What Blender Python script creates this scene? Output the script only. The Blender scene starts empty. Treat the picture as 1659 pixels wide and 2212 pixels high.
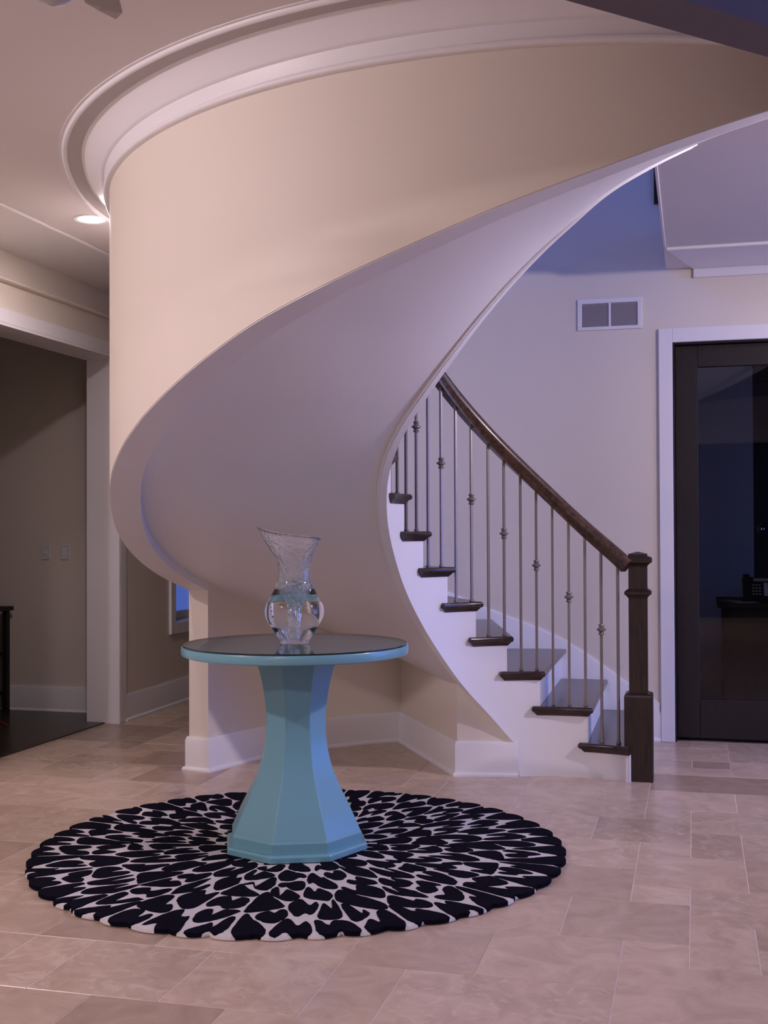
import bpy, bmesh, math, random
import numpy as np
from mathutils import Matrix, Vector
random.seed(7)
PI = math.pi
sc = bpy.context.scene
COL = sc.collection

# ------------------------------------------------------------------ camera
F_PX, PITCH, ROLL, CAM_Z = 2578.9, 0.014278, 0.004, 1.34
cam = bpy.data.cameras.new('camera')
cam.sensor_fit = 'VERTICAL'
cam.sensor_height = 24.0
cam.lens = F_PX / 2212.0 * 24.0
cam.clip_start = 0.05
cam_o = bpy.data.objects.new('camera', cam)
COL.objects.link(cam_o)
R_ = Vector((1, 0, 0)); U_ = Vector((0, -math.sin(PITCH), math.cos(PITCH))); Fw = Vector((0, math.cos(PITCH), math.sin(PITCH)))
cx_ = math.cos(ROLL) * R_ - math.sin(ROLL) * U_
cy_ = math.sin(ROLL) * R_ + math.cos(ROLL) * U_
cam_o.matrix_world = Matrix(((cx_.x, cy_.x, -Fw.x, 0), (cx_.y, cy_.y, -Fw.y, 0), (cx_.z, cy_.z, -Fw.z, CAM_Z), (0, 0, 0, 1)))
sc.camera = cam_o

# ------------------------------------------------------------------ world, exposure
sc.view_settings.view_transform = 'Standard'
sc.view_settings.look = 'None'
sc.view_settings.gamma = 1.0
sc.view_settings.use_curve_mapping = False
sc.view_settings.exposure = 0.0
w = bpy.data.worlds.new('dusk'); sc.world = w
w.use_nodes = True
bg = w.node_tree.nodes['Background']
bg.inputs[0].default_value = (0.078, 0.155, 0.62, 1)
bg.inputs[1].default_value = 8.8

# ------------------------------------------------------------------ room frame: a runs along the back wall, b towards it
PHI = math.radians(14.6)
CP, SP = math.cos(PHI), math.sin(PHI)
def W(a, b, z=0.0):
    return (a * CP + b * SP, -a * SP + b * CP, z)
AX, AY = 0.7985, 5.6861          # stair axis
A_AX, B_AX = AX * CP - AY * SP, AX * SP + AY * CP
CEIL = 2.976
TOP = 5.4
LAMP = (1.0, 0.83, 0.90)

def area(name, loc, target, power, size, color=LAMP, spread=PI):
    l = bpy.data.lights.new(name, 'AREA'); l.shape = 'DISK'; l.size = size
    l.energy = power; l.color = color; l.spread = spread
    o = bpy.data.objects.new(name, l); COL.objects.link(o)
    o.location = loc
    o.rotation_euler = (Vector(target) - Vector(loc)).to_track_quat('-Z', 'Y').to_euler()
    return o
def down(name, x, y, power, size=0.14, z=CEIL - 0.02):
    return area(name, (x, y, z), (x, y, 0), power, size)
# ceiling downlights of the foyer and one added stair fill (all above or behind the picture)
area('downlight_a', (-3.1, 2.9, CEIL - 0.03), (-0.4, 4.4, 1.7), 46, 0.16, spread=math.radians(150))
down('downlight_b', -1.5, -0.5, 104, 0.5)
area('stair_fill', (3.35, 4.5, CEIL - 0.06), (1.0, 5.3, 1.9), 46, 0.16, spread=math.radians(150))  # added aimed fill that brightens soffit edge and stringer, not a real fixture
down('downlight_e', 2.9, 6.4, 8)
def portal(name, a, b, z, sx, sz, facing):
    l = bpy.data.lights.new(name, 'AREA'); l.shape = 'RECTANGLE'; l.size = sx; l.size_y = sz
    l.cycles.is_portal = True
    o = bpy.data.objects.new(name, l); COL.objects.link(o); o.location = W(a, b, z)
    d = Vector(W(facing[0], facing[1], 0))
    o.rotation_euler = d.to_track_quat('-Z', 'Y').to_euler()

# ------------------------------------------------------------------ materials
MATS = {}
def mat(name, color, rough=0.5, bump=0.0, bscale=60.0, var=0.0, vscale=8.0, metal=0.0, spec=0.5, coat=0.0):
    m = bpy.data.materials.new(name); m.use_nodes = True
    nt = m.node_tree; n = nt.nodes; L = nt.links
    p = n['Principled BSDF']
    p.inputs['Roughness'].default_value = rough
    p.inputs['Metallic'].default_value = metal
    p.inputs['Specular IOR Level'].default_value = spec
    p.inputs['Coat Weight'].default_value = coat
    p.inputs['Coat Roughness'].default_value = 0.12
    tc = n.new('ShaderNodeTexCoord')
    if var > 0:
        no = n.new('ShaderNodeTexNoise'); no.inputs['Scale'].default_value = vscale; no.inputs['Detail'].default_value = 5
        L.new(tc.outputs['Object'], no.inputs['Vector'])
        mx = n.new('ShaderNodeMix'); mx.data_type = 'RGBA'
        mx.inputs[6].default_value = (*[c * (1 - var) for c in color], 1)
        mx.inputs[7].default_value = (*[min(1, c * (1 + var)) for c in color], 1)
        L.new(no.outputs['Fac'], mx.inputs[0]); L.new(mx.outputs[2], p.inputs['Base Color'])
    else:
        p.inputs['Base Color'].default_value = (*color, 1)
    if bump > 0:
        nb = n.new('ShaderNodeTexNoise'); nb.inputs['Scale'].default_value = bscale; nb.inputs['Detail'].default_value = 3
        L.new(tc.outputs['Object'], nb.inputs['Vector'])
        bm = n.new('ShaderNodeBump'); bm.inputs['Strength'].default_value = bump; bm.inputs['Distance'].default_value = 0.004
        L.new(nb.outputs['Fac'], bm.inputs['Height']); L.new(bm.outputs[0], p.inputs['Normal'])
    MATS[name] = m
    return m
mat('cream', (0.765, 0.70, 0.605), 0.62, 0.05, 220, 0.015, 3)
mat('white', (0.82, 0.81, 0.82), 0.45, 0.02, 120, 0.01, 4)
mat('soffit', (0.78, 0.76, 0.755), 0.36, 0.03, 14, 0.01, 3)
mat('band_grey', (0.50, 0.465, 0.455), 0.7, 0.03, 60, 0.01, 3)
mat('ceiling', (0.74, 0.70, 0.69), 0.75, 0.04, 200, 0.01, 3)
mat('bulkhead_shade', (0.12, 0.10, 0.112), 0.7, 0.04, 200, 0.03, 3)  # bulkhead colour darkened to carry the shade on its face
mat('grout', (0.62, 0.52, 0.46), 0.7, 0.1, 200, 0.1, 20)
mat('teal', (0.155, 0.365, 0.44), 0.34, 0.03, 90, 0.02, 5, coat=0.25)
mat('pewter', (0.30, 0.255, 0.235), 0.4, 0.1, 150, 0.1, 30, metal=0.6)
mat('black_pile', (0.006, 0.005, 0.012), 0.95, 1.0, 420, 0.5, 60, spec=0.05)
mat('white_pile', (0.66, 0.62, 0.61), 0.95, 0.8, 420, 0.08, 60, spec=0.1)
mat('plate', (0.70, 0.69, 0.70), 0.35, 0.02, 100, 0.01, 10)
mat('dark_metal', (0.02, 0.02, 0.022), 0.4, 0.05, 100, 0.1, 20)
mat('black_plastic', (0.012, 0.013, 0.02), 0.3, 0.05, 100, 0.1, 20)
mat('grey_plastic', (0.45, 0.44, 0.46), 0.4, 0.05, 100, 0.05, 20)
mat('paper', (0.75, 0.73, 0.74), 0.8, 0.05, 60, 0.03, 20)
mat('red_cord', (0.5, 0.05, 0.02), 0.5, 0.05, 100, 0.1, 20)
mat('louver', (0.42, 0.38, 0.40), 0.5, 0.02, 100, 0.02, 20)
mat('dark_void', (0.02, 0.018, 0.02), 0.9, 0.02, 50, 0.1, 10)
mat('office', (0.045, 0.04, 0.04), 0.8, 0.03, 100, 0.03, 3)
mat('chrome', (0.75, 0.75, 0.78), 0.12, 0.02, 60, 0.02, 10, metal=1.0)
mat('fan_blade', (0.30, 0.27, 0.25), 0.5, 0.05, 60, 0.08, 10)

def wood(name, c0, c1, rough=0.3, stretch=(1, 1, 14), coat=0.3, scale=3.0):
    m = bpy.data.materials.new(name); m.use_nodes = True
    nt = m.node_tree; n = nt.nodes; L = nt.links; p = n['Principled BSDF']
    tc = n.new('ShaderNodeTexCoord'); mp = n.new('ShaderNodeMapping')
    mp.inputs['Scale'].default_value = stretch
    L.new(tc.outputs['Object'], mp.inputs['Vector'])
    no = n.new('ShaderNodeTexNoise'); no.inputs['Scale'].default_value = scale; no.inputs['Detail'].default_value = 6; no.inputs['Distortion'].default_value = 0.6
    L.new(mp.outputs[0], no.inputs['Vector'])
    cr = n.new('ShaderNodeValToRGB')
    cr.color_ramp.elements[0].position = 0.35; cr.color_ramp.elements[0].color = (*c0, 1)
    cr.color_ramp.elements[1].position = 0.68; cr.color_ramp.elements[1].color = (*c1, 1)
    L.new(no.outputs['Fac'], cr.inputs[0]); L.new(cr.outputs[0], p.inputs['Base Color'])
    bm = n.new('ShaderNodeBump'); bm.inputs['Strength'].default_value = 0.12; bm.inputs['Distance'].default_value = 0.002
    L.new(no.outputs['Fac'], bm.inputs['Height']); L.new(bm.outputs[0], p.inputs['Normal'])
    p.inputs['Roughness'].default_value = rough; p.inputs['Coat Weight'].default_value = coat; p.inputs['Coat Roughness'].default_value = 0.15
    MATS[name] = m
wood('wood_post', (0.008, 0.004, 0.003), (0.036, 0.014, 0.008), 0.4, (22, 22, 2.2), 0.05)
wood('wood_tread', (0.016, 0.008, 0.006), (0.05, 0.024, 0.017), 0.28, (5, 14, 10), 0.3)
wood('wood_rail', (0.026, 0.012, 0.007), (0.11, 0.05, 0.026), 0.3, (12, 12, 12), 0.2)
wood('wood_door', (0.006, 0.003, 0.002), (0.014, 0.006, 0.004), 0.6, (16, 16, 1.5), 0.0)
wood('wood_floor_dark', (0.012, 0.006, 0.004), (0.03, 0.014, 0.009), 0.35, (2, 14, 4), 0.2)

def travertine():
    m = bpy.data.materials.new('travertine'); m.use_nodes = True
    nt = m.node_tree; n = nt.nodes; L = nt.links; p = n['Principled BSDF']
    tc = n.new('ShaderNodeTexCoord'); oi = n.new('ShaderNodeObjectInfo')
    # every tile samples its own stretch of stone
    vm = n.new('ShaderNodeVectorMath'); vm.operation = 'SCALE'; vm.inputs[0].default_value = (37.0, 91.0, 53.0)
    L.new(oi.outputs['Random'], vm.inputs['Scale'])
    ad = n.new('ShaderNodeVectorMath'); ad.operation = 'ADD'
    L.new(tc.outputs['Object'], ad.inputs[0]); L.new(vm.outputs[0], ad.inputs[1])
    n1 = n.new('ShaderNodeTexNoise'); n1.inputs['Scale'].default_value = 5.0; n1.inputs['Detail'].default_value = 8; n1.inputs['Roughness'].default_value = 0.62; n1.inputs['Distortion'].default_value = 1.4
    L.new(ad.outputs[0], n1.inputs['Vector'])
    cr = n.new('ShaderNodeValToRGB')
    e = cr.color_ramp.elements
    e[0].position = 0.25; e[0].color = (0.45, 0.33, 0.245, 1)
    e[1].position = 0.78; e[1].color = (0.65, 0.515, 0.405, 1)
    k = e.new(0.52); k.color = (0.555, 0.425, 0.325, 1)
    L.new(n1.outputs['Fac'], cr.inputs[0])
    # tone differs tile by tile
    r2 = n.new('ShaderNodeValToRGB'); q = r2.color_ramp.elements
    q[0].position = 0.0; q[0].color = (0.70, 0.655, 0.63, 1)
    q[1].position = 1.0; q[1].color = (1.08, 1.06, 1.05, 1)
    k = q.new(0.22); k.color = (0.92, 0.90, 0.89, 1)
    L.new(oi.outputs['Random'], r2.inputs[0])
    mu = n.new('ShaderNodeMix'); mu.data_type = 'RGBA'; mu.blend_type = 'MULTIPLY'; mu.inputs[0].default_value = 1.0
    L.new(cr.outputs[0], mu.inputs[6]); L.new(r2.outputs[0], mu.inputs[7])
    # pale clouded veins on some tiles
    n2 = n.new('ShaderNodeTexNoise'); n2.inputs['Scale'].default_value = 11.0; n2.inputs['Detail'].default_value = 6; n2.inputs['Distortion'].default_value = 2.2
    L.new(ad.outputs[0], n2.inputs['Vector'])
    v = n.new('ShaderNodeValToRGB'); v.color_ramp.elements[0].position = 0.52; v.color_ramp.elements[1].position = 0.66
    L.new(n2.outputs['Fac'], v.inputs[0])
    th = n.new('ShaderNodeMath'); th.operation = 'FRACT'
    m7 = n.new('ShaderNodeMath'); m7.operation = 'MULTIPLY'; m7.inputs[1].default_value = 7.31
    L.new(oi.outputs['Random'], m7.inputs[0]); L.new(m7.outputs[0], th.inputs[0])
    gt = n.new('ShaderNodeMath'); gt.operation = 'GREATER_THAN'; gt.inputs[1].default_value = 0.66
    L.new(th.outputs[0], gt.inputs[0])
    mm = n.new('ShaderNodeMath'); mm.operation = 'MULTIPLY'; L.new(v.outputs[0], mm.inputs[0]); L.new(gt.outputs[0], mm.inputs[1])
    m5 = n.new('ShaderNodeMath'); m5.operation = 'MULTIPLY'; m5.inputs[1].default_value = 0.38; L.new(mm.outputs[0], m5.inputs[0])
    mv = n.new('ShaderNodeMix'); mv.data_type = 'RGBA'; mv.inputs[7].default_value = (0.68, 0.575, 0.475, 1)
    L.new(m5.outputs[0], mv.inputs[0]); L.new(mu.outputs[2], mv.inputs[6])
    L.new(mv.outputs[2], p.inputs['Base Color'])
    p.inputs['Roughness'].default_value = 0.27
    p.inputs['Specular IOR Level'].default_value = 0.5
    bm = n.new('ShaderNodeBump'); bm.inputs['Strength'].default_value = 0.05; bm.inputs['Distance'].default_value = 0.003
    L.new(n1.outputs['Fac'], bm.inputs['Height']); L.new(bm.outputs[0], p.inputs['Normal'])
    MATS['travertine'] = m
travertine()

def glass(name, color, ior=1.48, rough=0.0):
    m = bpy.data.materials.new(name); m.use_nodes = True
    p = m.node_tree.nodes['Principled BSDF']
    p.inputs['Base Color'].default_value = (*color, 1)
    p.inputs['Transmission Weight'].default_value = 1.0
    p.inputs['Roughness'].default_value = rough
    p.inputs['IOR'].default_value = ior
    MATS[name] = m
glass('vase_glass', (0.97, 0.985, 1.0), 1.5)
def thin_glass(name, tint, ior=1.5):
    m = bpy.data.materials.new(name); m.use_nodes = True
    nt = m.node_tree; n = nt.nodes; n.remove(n['Principled BSDF'])
    tr = n.new('ShaderNodeBsdfTransparent'); tr.inputs[0].default_value = (*tint, 1)
    gl = n.new('ShaderNodeBsdfGlossy'); gl.inputs['Roughness'].default_value = 0.01
    fr = n.new('ShaderNodeFresnel'); ge = n.new('ShaderNodeNewGeometry')
    ma = n.new('ShaderNodeMath'); ma.operation = 'MULTIPLY_ADD'; ma.inputs[1].default_value = 1 / ior - ior; ma.inputs[2].default_value = ior
    nt.links.new(ge.outputs['Backfacing'], ma.inputs[0]); nt.links.new(ma.outputs[0], fr.inputs[0])   # same reflectance on both faces of the sheet
    mx = n.new('ShaderNodeMixShader')
    nt.links.new(fr.outputs[0], mx.inputs[0]); nt.links.new(tr.outputs[0], mx.inputs[1]); nt.links.new(gl.outputs[0], mx.inputs[2])
    nt.links.new(mx.outputs[0], n['Material Output'].inputs[0])
    MATS[name] = m
thin_glass('pane', (0.95, 0.97, 0.98), 1.45)
thin_glass('screen_pane', (0.33, 0.31, 0.30), 1.45)
glass('vase_core', (0.99, 0.99, 1.0), 1.5, 0.12)
MATS['vase_core'].node_tree.nodes['Principled BSDF'].inputs['Transmission Weight'].default_value = 0.84
def _core():
    nt = MATS['vase_core'].node_tree; n = nt.nodes
    no = n.new('ShaderNodeTexNoise'); no.inputs['Scale'].default_value = 140; no.inputs['Detail'].default_value = 2
    tc = n.new('ShaderNodeTexCoord'); nt.links.new(tc.outputs['Object'], no.inputs['Vector'])
    b = n.new('ShaderNodeBump'); b.inputs['Strength'].default_value = 0.9; b.inputs['Distance'].default_value = 0.004
    nt.links.new(no.outputs['Fac'], b.inputs['Height']); nt.links.new(b.outputs[0], n['Principled BSDF'].inputs['Normal'])
_core()
thin_glass('table_glass', (0.92, 0.97, 0.96), 1.52)
mat('glass_edge', (0.006, 0.014, 0.013), 0.12, 0.02, 60, 0.05, 20)
def emission(name, color, strength):
    m = bpy.data.materials.new(name); m.use_nodes = True
    n = m.node_tree.nodes; p = n['Principled BSDF']
    p.inputs['Emission Color'].default_value = (*color, 1); p.inputs['Emission Strength'].default_value = strength
    p.inputs['Base Color'].default_value = (0.8, 0.8, 0.8, 1)
    MATS[name] = m
emission('lamp_lens', (1.0, 0.93, 0.98), 9.0)

# ------------------------------------------------------------------ mesh helpers
def obj(name, verts, faces, m, parent=None, smooth=False, auto=None):
    me = bpy.data.meshes.new(name)
    me.from_pydata([tuple(v) for v in verts], [], [tuple(f) for f in faces])
    bm = bmesh.new(); bm.from_mesh(me)
    bmesh.ops.recalc_face_normals(bm, faces=bm.faces)
    bm.to_mesh(me); bm.free()
    me.materials.append(MATS[m])
    if smooth:
        for p in me.polygons: p.use_smooth = True
        if auto is not None:
            me.set_sharp_from_angle(angle=math.radians(auto))
    o = bpy.data.objects.new(name, me); COL.objects.link(o)
    if parent: o.parent = parent
    return o
def tag(o, label=None, cat=None, group=None, kind=None):
    if label: o['label'] = label
    if cat: o['category'] = cat
    if group: o['group'] = group
    if kind: o['kind'] = kind
    return o
def struct(o, label=None):
    o['kind'] = 'structure'
    if label: o['label'] = label
    return o
def empty(name, loc=(0, 0, 0), rz=0.0):
    o = bpy.data.objects.new(name, None); COL.objects.link(o)
    o.location = loc; o.rotation_euler = (0, 0, rz); o.empty_display_size = 0.1
    return o
class MB:
    def __init__(s): s.v = []; s.f = []
    def add(s, vs, fs):
        k = len(s.v); s.v += [tuple(p) for p in vs]; s.f += [tuple(i + k for i in f) for f in fs]
        return s
    def box(s, x0, x1, y0, y1, z0, z1, fn=None, ch=0.0):
        if ch > 0:
            bm = bmesh.new(); bmesh.ops.create_cube(bm, size=1.0)
            for v in bm.verts:
                v.co = Vector(((x0 + x1) / 2 + v.co.x * (x1 - x0), (y0 + y1) / 2 + v.co.y * (y1 - y0), (z0 + z1) / 2 + v.co.z * (z1 - z0)))
            bmesh.ops.bevel(bm, geom=bm.edges[:], offset=ch, segments=1, affect='EDGES')
            bm.verts.ensure_lookup_table(); bm.verts.index_update()
            vs = [tuple(v.co) for v in bm.verts]; fs = [[v.index for v in f.verts] for f in bm.faces]; bm.free()
        else:
            vs = [(x, y, z) for z in (z0, z1) for y in (y0, y1) for x in (x0, x1)]
            fs = [(0, 2, 3, 1), (4, 5, 7, 6), (0, 1, 5, 4), (2, 6, 7, 3), (0, 4, 6, 2), (1, 3, 7, 5)]
        if fn: vs = [fn(*p) for p in vs]
        return s.add(vs, fs)
    def lathe(s, prof, seg=48, c=(0, 0), cap=True, rot=0.0):
        vs = []; fs = []; n = len(prof)
        for (r, z) in prof:
            for k in range(seg):
                t = rot + 2 * PI * k / seg
                vs.append((c[0] + r * math.cos(t), c[1] + r * math.sin(t), z))
        for i in range(n - 1):
            for k in range(seg):
                k2 = (k + 1) % seg
                fs.append((i * seg + k, i * seg + k2, (i + 1) * seg + k2, (i + 1) * seg + k))
        if cap:
            fs.append(tuple(range(seg))[::-1]); fs.append(tuple((n - 1) * seg + k for k in range(seg)))
        return s.add(vs, fs)
    def sweep(s, path, prof, frame, closed=False, cap=True):
        """prof points (p,q) placed with frame(i)->(origin,e1,e2)"""
        n = len(prof); m = len(path); vs = []; fs = []
        for i in range(m):
            o, e1, e2 = frame(i)
            for (p, q) in prof: vs.append(tuple(Vector(o) + float(p) * Vector(e1) + float(q) * Vector(e2)))
        for i in range(m - 1):
            for k in range(n):
                k2 = (k + 1) % n
                fs.append((i * n + k, i * n + k2, (i + 1) * n + k2, (i + 1) * n + k))
        if cap:
            fs.append(tuple(range(n))); fs.append(tuple((m - 1) * n + k for k in range(n))[::-1])
        return s.add(vs, fs)
    def build(s, name, m, parent=None, smooth=False, auto=None):
        return obj(name, s.v, s.f, m, parent, smooth, auto)
def Wbox(name, a0, a1, b0, b1, z0, z1, m, parent=None, ch=0.0):
    return MB().box(a0, a1, b0, b1, z0, z1, W, ch).build(name, m, parent)
def P(r, th, z=0.0):
    return (AX + r * math.cos(th), AY + r * math.sin(th), z)

# ------------------------------------------------------------------ stair curves
def table(xs, ys):
    xs = np.array(xs, float); ys = np.array(ys, float)
    d = np.gradient(ys, xs)
    def f(t):
        if t <= xs[0]: return float(ys[0] + (t - xs[0]) * d[0])
        if t >= xs[-1]: return float(ys[-1] + (t - xs[-1]) * d[-1])
        i = int(np.searchsorted(xs, t) - 1); i = max(0, min(i, len(xs) - 2))
        h = xs[i + 1] - xs[i]; u = (t - xs[i]) / h
        return float((2*u**3 - 3*u**2 + 1) * ys[i] + (u**3 - 2*u**2 + u) * h * d[i] + (-2*u**3 + 3*u**2) * ys[i+1] + (u**3 - u**2) * h * d[i+1])
    return f
RI = 0.792
def sm(x): x = max(0.0, min(1.0, x)); return x * x * (3 - 2 * x)
def RO(t):                       # the outer wall sits a little wider at the back
    return 2.052 + 0.088 * sm((3.35 - t) / 0.65)
TW = 0.13
z_out = table([1.6, 2.0, 2.4, 2.66, 2.82, 2.98, 3.15, 3.3, 3.5, 3.67, 3.82, 3.95, 4.065, 4.21, 4.37, 4.51, 4.65, 4.79, 4.906, 5.2, 5.5],
              [0.27, 0.545, 0.825, 1.005, 1.113, 1.226, 1.345, 1.462, 1.611, 1.737, 1.850, 1.951, 2.040, 2.137, 2.245, 2.345, 2.442, 2.545, 2.628, 2.84, 3.0])
z_in = table([1.72, 1.863, 2.073, 2.267, 2.496, 2.669, 2.824, 2.964, 3.08, 3.2, 3.347, 3.591, 3.825, 4.03, 4.202, 4.383, 4.553, 4.709, 4.844, 5.112, 5.466],
             [0.20, 0.328, 0.501, 0.681, 0.893, 1.055, 1.205, 1.325, 1.420, 1.515, 1.615, 1.762, 1.912, 2.065, 2.208, 2.358, 2.490, 2.600, 2.695, 2.835, 2.985])
def z_soff(r, t):
    ri = RO(t) - TW
    u = (r - RI) / (ri - RI)
    return (z_in(t) + 0.015) * (1 - u) + (z_out(t) + 0.048) * u
RISER = 0.1896
RT = [None, 0.905, 1.198, 1.518, 1.744, 1.970, 2.196, 2.422, 2.648] + [2.648 + 0.226 * k for k in range(1, 10)]   # riser angles 1..17
NT = 16

# ------------------------------------------------------------------ floor of travertine tiles
floor = obj('floor', [(-8, -4, -0.0018), (8, -4, -0.0018), (8, 14, -0.0018), (-8, 14, -0.0018), (-8, -4, -0.06), (8, -4, -0.06), (8, 14, -0.06), (-8, 14, -0.06)],
            [(0, 1, 2, 3), (7, 6, 5, 4), (0, 4, 5, 1), (1, 5, 6, 2), (2, 6, 7, 3), (3, 7, 4, 0)], 'grout')
struct(floor, 'beige travertine tile floor laid in a mixed rectangular pattern')
floor.rotation_euler = (0, 0, -PHI)
MOD, A0, B0, GAP = 0.209, -0.235, 4.60, 0.0017
I0, I1, J0, J1 = -18, 19, -37, 30
grid = {}
tiles = []
def place(i, j, ww, hh):
    for x in range(i, i + ww):
        for y in range(j, j + hh):
            if (x, y) in grid or x < I0 or x >= I1 or y < J0 or y >= J1: return False
    for x in range(i, i + ww):
        for y in range(j, j + hh): grid[(x, y)] = 1
    tiles.append((i, j, ww, hh)); return True
for t in [(0, -4, 1, 1), (0, -6, 3, 2), (1, -4, 1, 2), (-1, -3, 2, 2), (0, -1, 1, 1), (0, 0, 2, 2), (0, 2, 1, 1), (1, 2, 1, 2), (-2, -1, 2, 2), (-2, 1, 2, 2),
          (-1, 3, 2, 2), (0, 5, 1, 1), (0, 6, 2, 2), (1, 4, 3, 2), (-3, -7, 3, 2), (-2, -5, 2, 2), (-4, -5, 2, 2), (2, 0, 2, 3), (1, -2, 3, 2), (2, -4, 2, 1)]:
    place(*t)
cells = [(i, j) for j in range(J0, J1) for i in range(I0, I1)]
for (i, j) in cells:
    if (i, j) in grid: continue
    opts = [(3, 2)] * 4 + [(2, 2)] * 4 + [(2, 1)] * 2 + [(1, 2)] * 1 + [(2, 3)] * 2 + [(1, 1)] * 1
    random.shuffle(opts)
    opts += [(2, 1), (1, 2), (1, 1)]
    for o_ in opts:
        if place(i, j, *o_): break
tile_mesh = {}
def tile_me(ww, hh):
    if (ww, hh) not in tile_mesh:
        sx, sy = ww * MOD / 2 - GAP, hh * MOD / 2 - GAP
        c = 0.0016
        vs = []
        for (s, z) in ((0, -0.012), (0, -c), (c, 0.0)):
            vs += [(-sx + s, -sy + s, z), (sx - s, -sy + s, z), (sx - s, sy - s, z), (-sx + s, sy - s, z)]
        fs = [(8, 9, 10, 11)]
        for l in (0, 4):
            for k in range(4): fs.append((l + k, l + (k + 1) % 4, l + 4 + (k + 1) % 4, l + 4 + k))
        me = bpy.data.meshes.new('tile'); me.from_pydata(vs, [], fs); me.materials.append(MATS['travertine']); me.update()
        tile_mesh[(ww, hh)] = me
    return tile_mesh[(ww, hh)]
def tile_info(t):
    i, j, ww, hh = t
    return A0 + (i + ww / 2) * MOD, B0 + (j + hh / 2) * MOD
def seen(t):
    a, b = tile_info(t); x, y, _ = W(a, b)
    if y < 2.9: return False
    u = 829.5 + F_PX * x / y; v = 1143 + F_PX * CAM_Z / y
    if not (-150 < u < 1810 and v < 2330): return False
    if a < -3.95: return False
    if b > 7.75 and a > -2.6: return False
    return True
vis = [t for t in tiles if seen(t)]
vis.sort(key=lambda t: -(t[2] * t[3]) / (W(*tile_info(t))[1] ** 3))
near, rest = vis[:300], vis[300:] + [t for t in tiles if not seen(t)]
for t in near:
    a, b = tile_info(t)
    o = bpy.data.objects.new('tile', tile_me(t[2], t[3])); COL.objects.link(o); o.parent = floor
    o.location = (a, b, random.uniform(-0.0006, 0.0006))
mb = MB()
for t in rest:
    a, b = tile_info(t)
    if a < -3.97 and b > 1: continue
    me = tile_me(t[2], t[3])
    mb.add([(v.co.x + a, v.co.y + b, v.co.z) for v in me.vertices], [tuple(p.vertices) for p in me.polygons])
o = mb.build('tile_field', 'travertine', floor); o['kind'] = 'stuff'

# ------------------------------------------------------------------ curved walls
def ring_wall(name, t0, t1, zb, zt, m='cream', n=120, ro=RO, thick=TW):
    vs = []; fs = []
    for i in range(n + 1):
        t = t0 + (t1 - t0) * i / n
        r = ro(t)
        vs += [P(r, t, zb(t)), P(r, t, zt(t)), P(r - thick, t, zt(t)), P(r - thick, t, zb(t))]
    for i in range(n):
        for k in range(4):
            k2 = (k + 1) % 4
            fs.append((4 * i + k, 4 * i + k2, 4 * i + 4 + k2, 4 * i + 4 + k))
    fs += [(0, 1, 2, 3), (4 * n + 3, 4 * n + 2, 4 * n + 1, 4 * n)]
    return obj(name, vs, fs, m, None, True, 40)
TEND = 2.655
T_FLAT = PI / 2 - PHI
wc = struct(ring_wall('wall_curved', TEND + 0.0005, 5.42, lambda t: z_out(t) + 0.004, lambda t: 3.85, n=200), 'cream curved wall sweeping around the outside of the stair')
wb = struct(ring_wall('wall_stairwell', T_FLAT, TEND, lambda t: 0.0, lambda t: TOP, n=90), 'cream curved wall behind the first flight of the stair')
B_BACK = B_AX + RO(T_FLAT) - TW          # face of the flat back wall
D0, D1, DH = -0.13, 0.87, 2.505           # door opening
AR0 = 3.85
mb = MB()
mb.box(A_AX, D0, B_BACK, B_BACK + 0.13, 0, TOP, W)
mb.box(D0, D1, B_BACK, B_BACK + 0.13, DH, TOP, W)
mb.box(D1, AR0, B_BACK, B_BACK + 0.13, 0, TOP, W)
struct(mb.build('wall_back', 'cream'), 'cream wall with the glazed door and the vent')

# left wall with wide cased opening and a window
A_L, A_L2 = -3.88, -4.09
OB0, OB1, OH = 5.95, 7.56, 2.545
WB0, WB1, WZ0, WZ1 = 8.473, 9.45, 0.628, 2.05
mb = MB()
mb.box(A_L2, A_L, -3.2, OB0, 0, CEIL + 0.02, W)
mb.box(A_L2, A_L, OB0, OB1, OH, CEIL + 0.02, W)
mb.box(A_L2, A_L, OB1, WB0, 0, CEIL + 0.02, W)
mb.box(A_L2, A_L, WB0, WB1, 0, WZ0, W); mb.box(A_L2, A_L, WB0, WB1, WZ1, CEIL + 0.02, W)
mb.box(A_L2, A_L, WB1, 11.2, 0, CEIL + 0.02, W)
struct(mb.build('wall_left', 'cream'), 'cream left wall with a wide cased opening and a small window')
Wbox('wall_far', A_L2, 0.5, 11.0, 11.13, 0, CEIL + 0.02, 'cream'); struct(bpy.data.objects['wall_far'])
# window light shafts: front wall and right wall with tall openings (outside the picture)
mb = MB()
AR = 3.7
RB0, RB1, RZ0, RZ1 = 5.2, 7.5, 0.25, 2.5
UB0, UB1, UZ0, UZ1 = 2.4, 4.3, 3.4, 5.1
def panel(b0, b1, z0, z1): mb.box(AR, AR + 0.15, b0, b1, z0, z1, W)
panel(-3.2, UB0, 0, TOP); panel(UB0, UB1, 0, UZ0); panel(UB0, UB1, UZ1, TOP); panel(UB1, RB0, 0, TOP)
panel(RB0, RB1, 0, RZ0); panel(RB0, RB1, RZ1, TOP); panel(RB1, 7.9, 0, TOP)
struct(mb.build('wall_right', 'cream'))
portal('window_portal_a', AR + 0.02, (RB0 + RB1) / 2, (RZ0 + RZ1) / 2, RB1 - RB0, RZ1 - RZ0, (-1, 0))
portal('window_portal_b', AR + 0.02, (UB0 + UB1) / 2, (UZ0 + UZ1) / 2, UB1 - UB0, UZ1 - UZ0, (-1, 0))
Wbox('wall_front', A_L2, AR + 0.15, -3.2, -3.05, 0, TOP, 'cream'); struct(bpy.data.objects['wall_front'])
mb = MB()
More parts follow.
